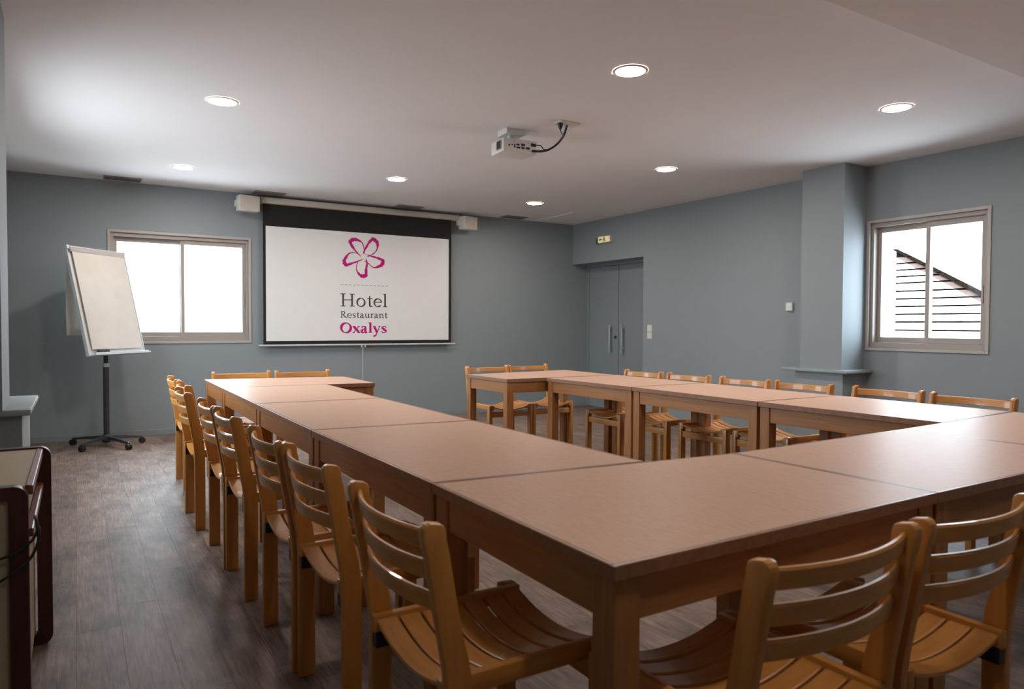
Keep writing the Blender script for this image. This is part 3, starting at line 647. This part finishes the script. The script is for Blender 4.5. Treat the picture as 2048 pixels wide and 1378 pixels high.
# ------------------------------------------------------------------ chairs (local: faces +y)
def make_chair():
    r = empty('wooden_chair'); hw = .2275; th = .026
    lean = lambda z: -(z-.45)*.172 if z > .45 else 0
    for s in (-1, 1):
        # profile in y-z
        back = [(-.210, 0), (-.210, .40), (-.2115, .44), (-.217, .49)] + [(-.217+lean(z)+.007, z) for z in (.56, .64, .72)]
        front = [(-.155, 0), (-.155, .44), (-.158, .47), (-.163, .50)] + [(-.168+lean(z)+.008, z) for z in (.56, .64, .72)]
        yb, yf = back[-1][0]-.006, front[-1][0]-.006
        top = [(yb-.003, .760), (yb-.001, .775), (yb+.004, .782), (yb+.012, .785), (yf-.013, .780), (yf-.006, .775), (yf-.002, .765), (yf-.001, .75)]
        pts = back+top+front[::-1]
        x0, x1 = sorted((s*(hw-th), s*hw))
        mb = MB(); mb.prism(pts, 'x', x0, x1, bev=.0045); mb.build('back_post', M['oak_z'], r, True)
        x0, x1 = sorted((s*.196, s*hw)); mb = MB(); mb.box(x0, x1, .166, .212, 0, .4515, bev=.0025); mb.build('front_leg', M['oak_z'], r, True)
        x0, x1 = sorted((s*.178, s*.2005)); mb = MB(); mb.box(x0, x1, -.212, .212, .4085, .4505, bev=.003); mb.build('side_rail', M['oak_y'], r, True)
        x0, x1 = sorted((s*.174, s*.2012)); mb = MB(); mb.box(x0, x1, -.209, -.156, .371, .408, bev=.002); mb.build('stacking_pad', M['black'], r)
    mb = MB(); mb.box(-.1955, .1955, .180, .202, .345, .392, bev=.003); mb.build('front_rail', M['oak_x'], r, True)
    
    for k in range(7):
        yc = -.178+k*.0602; n = 12; hwid = .0262; tk = .005
        path = [-.1775+.355*i/n for i in range(n+1)]
        def sect(i):
            x = path[i]; z = .4365-.030*(1-(x/.1775)**2)
            # gentle fore-and-aft dish of the whole seat
            z -= .004*(1-((yc)/.2)**2)
            return [Vector((x, yc-hwid, z-tk+.0)), Vector((x, yc-hwid, z+tk-.002)), Vector((x, yc-hwid+.003, z+tk)), Vector((x, yc+hwid-.003, z+tk)), Vector((x, yc+hwid, z+tk-.002)), Vector((x, yc+hwid, z-tk))]
        mb = MB(); mb.sweep(path, sect); mb.build('seat_slat', M['oak_x'], r, True)
    for zt in (.766, .700, .634):
        zc = zt-.021; n = 14; path = [-.2015+.403*i/n for i in range(n+1)]
        def sect(i):
            x = path[i]; bow = -.038*(1-(x/.2015)**2)
            ring_ = []
            for a, hh in ((-.0065, -.018), (-.0065, .015), (-.003, .0205), (.003, .0205), (.0065, .015), (.0065, -.018), (.003, -.021), (-.003, -.021)):
                z = zc+hh; ring_.append(Vector((x, -.187+lean(z)+bow+a, z)))
            return ring_
        mb = MB(); mb.sweep(path, sect); mb.build('back_slat', M['oak_x'], r, True)
    return r
first = make_chair(); used = [False]
def chair(x, y, rz, label, group):
    r = copy_tree(first) if used[0] else first
    used[0] = True
    r.location = (x, y, 0); r.rotation_euler = (0, 0, rz); tag(r, label, 'chair', group)
    return r
gl, gn, gb, gr = 'chairs along the left row', 'chairs at the near row', 'chairs at the far end tables', 'chairs along the right row'
XA = .21
for x, y, rz, lb in ((.620, 1.472, .0, 'slatted wooden chair nearest the camera in the left row, its seat in full view'),
                     (.620, 2.140, .02, 'slatted wooden chair second from the front in the left row'),
                     (.605, 2.605, 0, 'slatted wooden chair third from the front in the left row'),
                     (.592, 3.330, 0, 'slatted wooden chair fourth from the front in the left row'),
                     (.585, 3.787, 0, 'slatted wooden chair fifth from the front, right after a gap in the left row'),
                     (.560, 4.545, 0, 'slatted wooden chair third from the far end of the left row, standing out furthest'),
                     (.625, 5.060, 0, 'slatted wooden chair second from the far end of the left row'),
                     (.625, 5.62, 0, 'slatted wooden chair at the far end of the left row')):
    chair(x+XA, y, -PI/2+rz, lb, gl)
chair(1.185, .81+XA, .0, 'slatted wooden chair at the bottom right, its back turned to the camera', gn)
chair(1.680, .81+XA, -.02, 'slatted wooden chair at the right edge beside the bottom right one', gn)
chair(1.145, 6.055-XA, PI, 'slatted wooden chair behind the far left table, under the window side', gb)
chair(1.625, 6.00-XA, PI, 'slatted wooden chair behind the far left table, under the screen', gb)
chair(3.335, 5.86-XA, PI, 'slatted wooden chair behind the far right table, left of its pair', gb)
chair(3.797, 5.86-XA, PI, 'slatted wooden chair behind the far right table, right of its pair', gb)
for x, y, lb in ((4.150, 4.635, 'slatted wooden chair farthest in the right row, in front of the door edge'),
                 (4.190, 4.145, 'slatted wooden chair second from the far end of the right row'),
                 (4.240, 3.620, 'slatted wooden chair in the right row left of the pillar, just below the thermostat'),
                 (4.280, 3.145, 'slatted wooden chair in the right row directly in front of the pillar'),
                 (4.345, 2.580, 'slatted wooden chair in the right row below the left half of the window'),
                 (4.320, 2.070, 'slatted wooden chair nearest in the right row, below the right half of the window')):
    chair(x-XA, y, PI/2, lb, gr)

# ------------------------------------------------------------------ outside: neighbouring roof seen through the right window
r = empty('neighbouring_roof', (12, 6.3, 0)); tag(r, 'sunlit tiled roof with an orange verge seen through the right window', 'roof')
rise = 1.1
def P12(y12, z12, push=0):
    k = (12-.49*rise)/(12-rise*(z12-1.17)); X = 12*k
    return Vector((X-12+push, y12*k-6.3, 1.17+(z12-1.17)*k))
def slabq(name, m, q, th=.05):
    """q: four (y12, z12) corners"""
    t = bmesh.new(); A = [t.verts.new(P12(*p)) for p in q]; Bk = [t.verts.new(P12(*p, th)) for p in q]
    t.faces.new(A); t.faces.new(Bk[::-1])
    for i in range(4): t.faces.new((A[i], Bk[i], Bk[(i+1) % 4], A[(i+1) % 4]))
    bmesh.ops.recalc_face_normals(t, faces=t.faces[:]); mb = MB(); mb.add(t); return mb.build(name, m, r)
rk = lambda z: 6.97-(2.489-z)*(1.40/.83)       # verge line y at height z
zs = [2.46, 2.352, 2.232, 2.12, 2.009, 1.898, 1.76, 1.63, 1.50, 1.37, 1.24, 1.10, .95, .80, .60]
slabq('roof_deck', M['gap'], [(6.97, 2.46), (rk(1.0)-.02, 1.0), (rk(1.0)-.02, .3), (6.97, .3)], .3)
for i in range(len(zs)-1):
    zt, zb = zs[i], zs[i+1]+.030
    e = min(rk(zt)+.20, 6.96); e2 = max(rk(zb)+.20, 3.8)
    if 6.96-e2 < .03: continue
    c = slabq('tile_course', M['roof'], [(6.97, zt), (e, zt), (e2, zb), (6.97, zb)], .05); c.location.x = -.06
    v = slabq('verge_tile', M['verge'], [(min(rk(zt)+.20, 6.97), zt), (max(rk(zt)+.012, 3.5), zt), (max(rk(zb)+.012, 3.5), zb), (e2, zb)], .05); v.location.x = -.06
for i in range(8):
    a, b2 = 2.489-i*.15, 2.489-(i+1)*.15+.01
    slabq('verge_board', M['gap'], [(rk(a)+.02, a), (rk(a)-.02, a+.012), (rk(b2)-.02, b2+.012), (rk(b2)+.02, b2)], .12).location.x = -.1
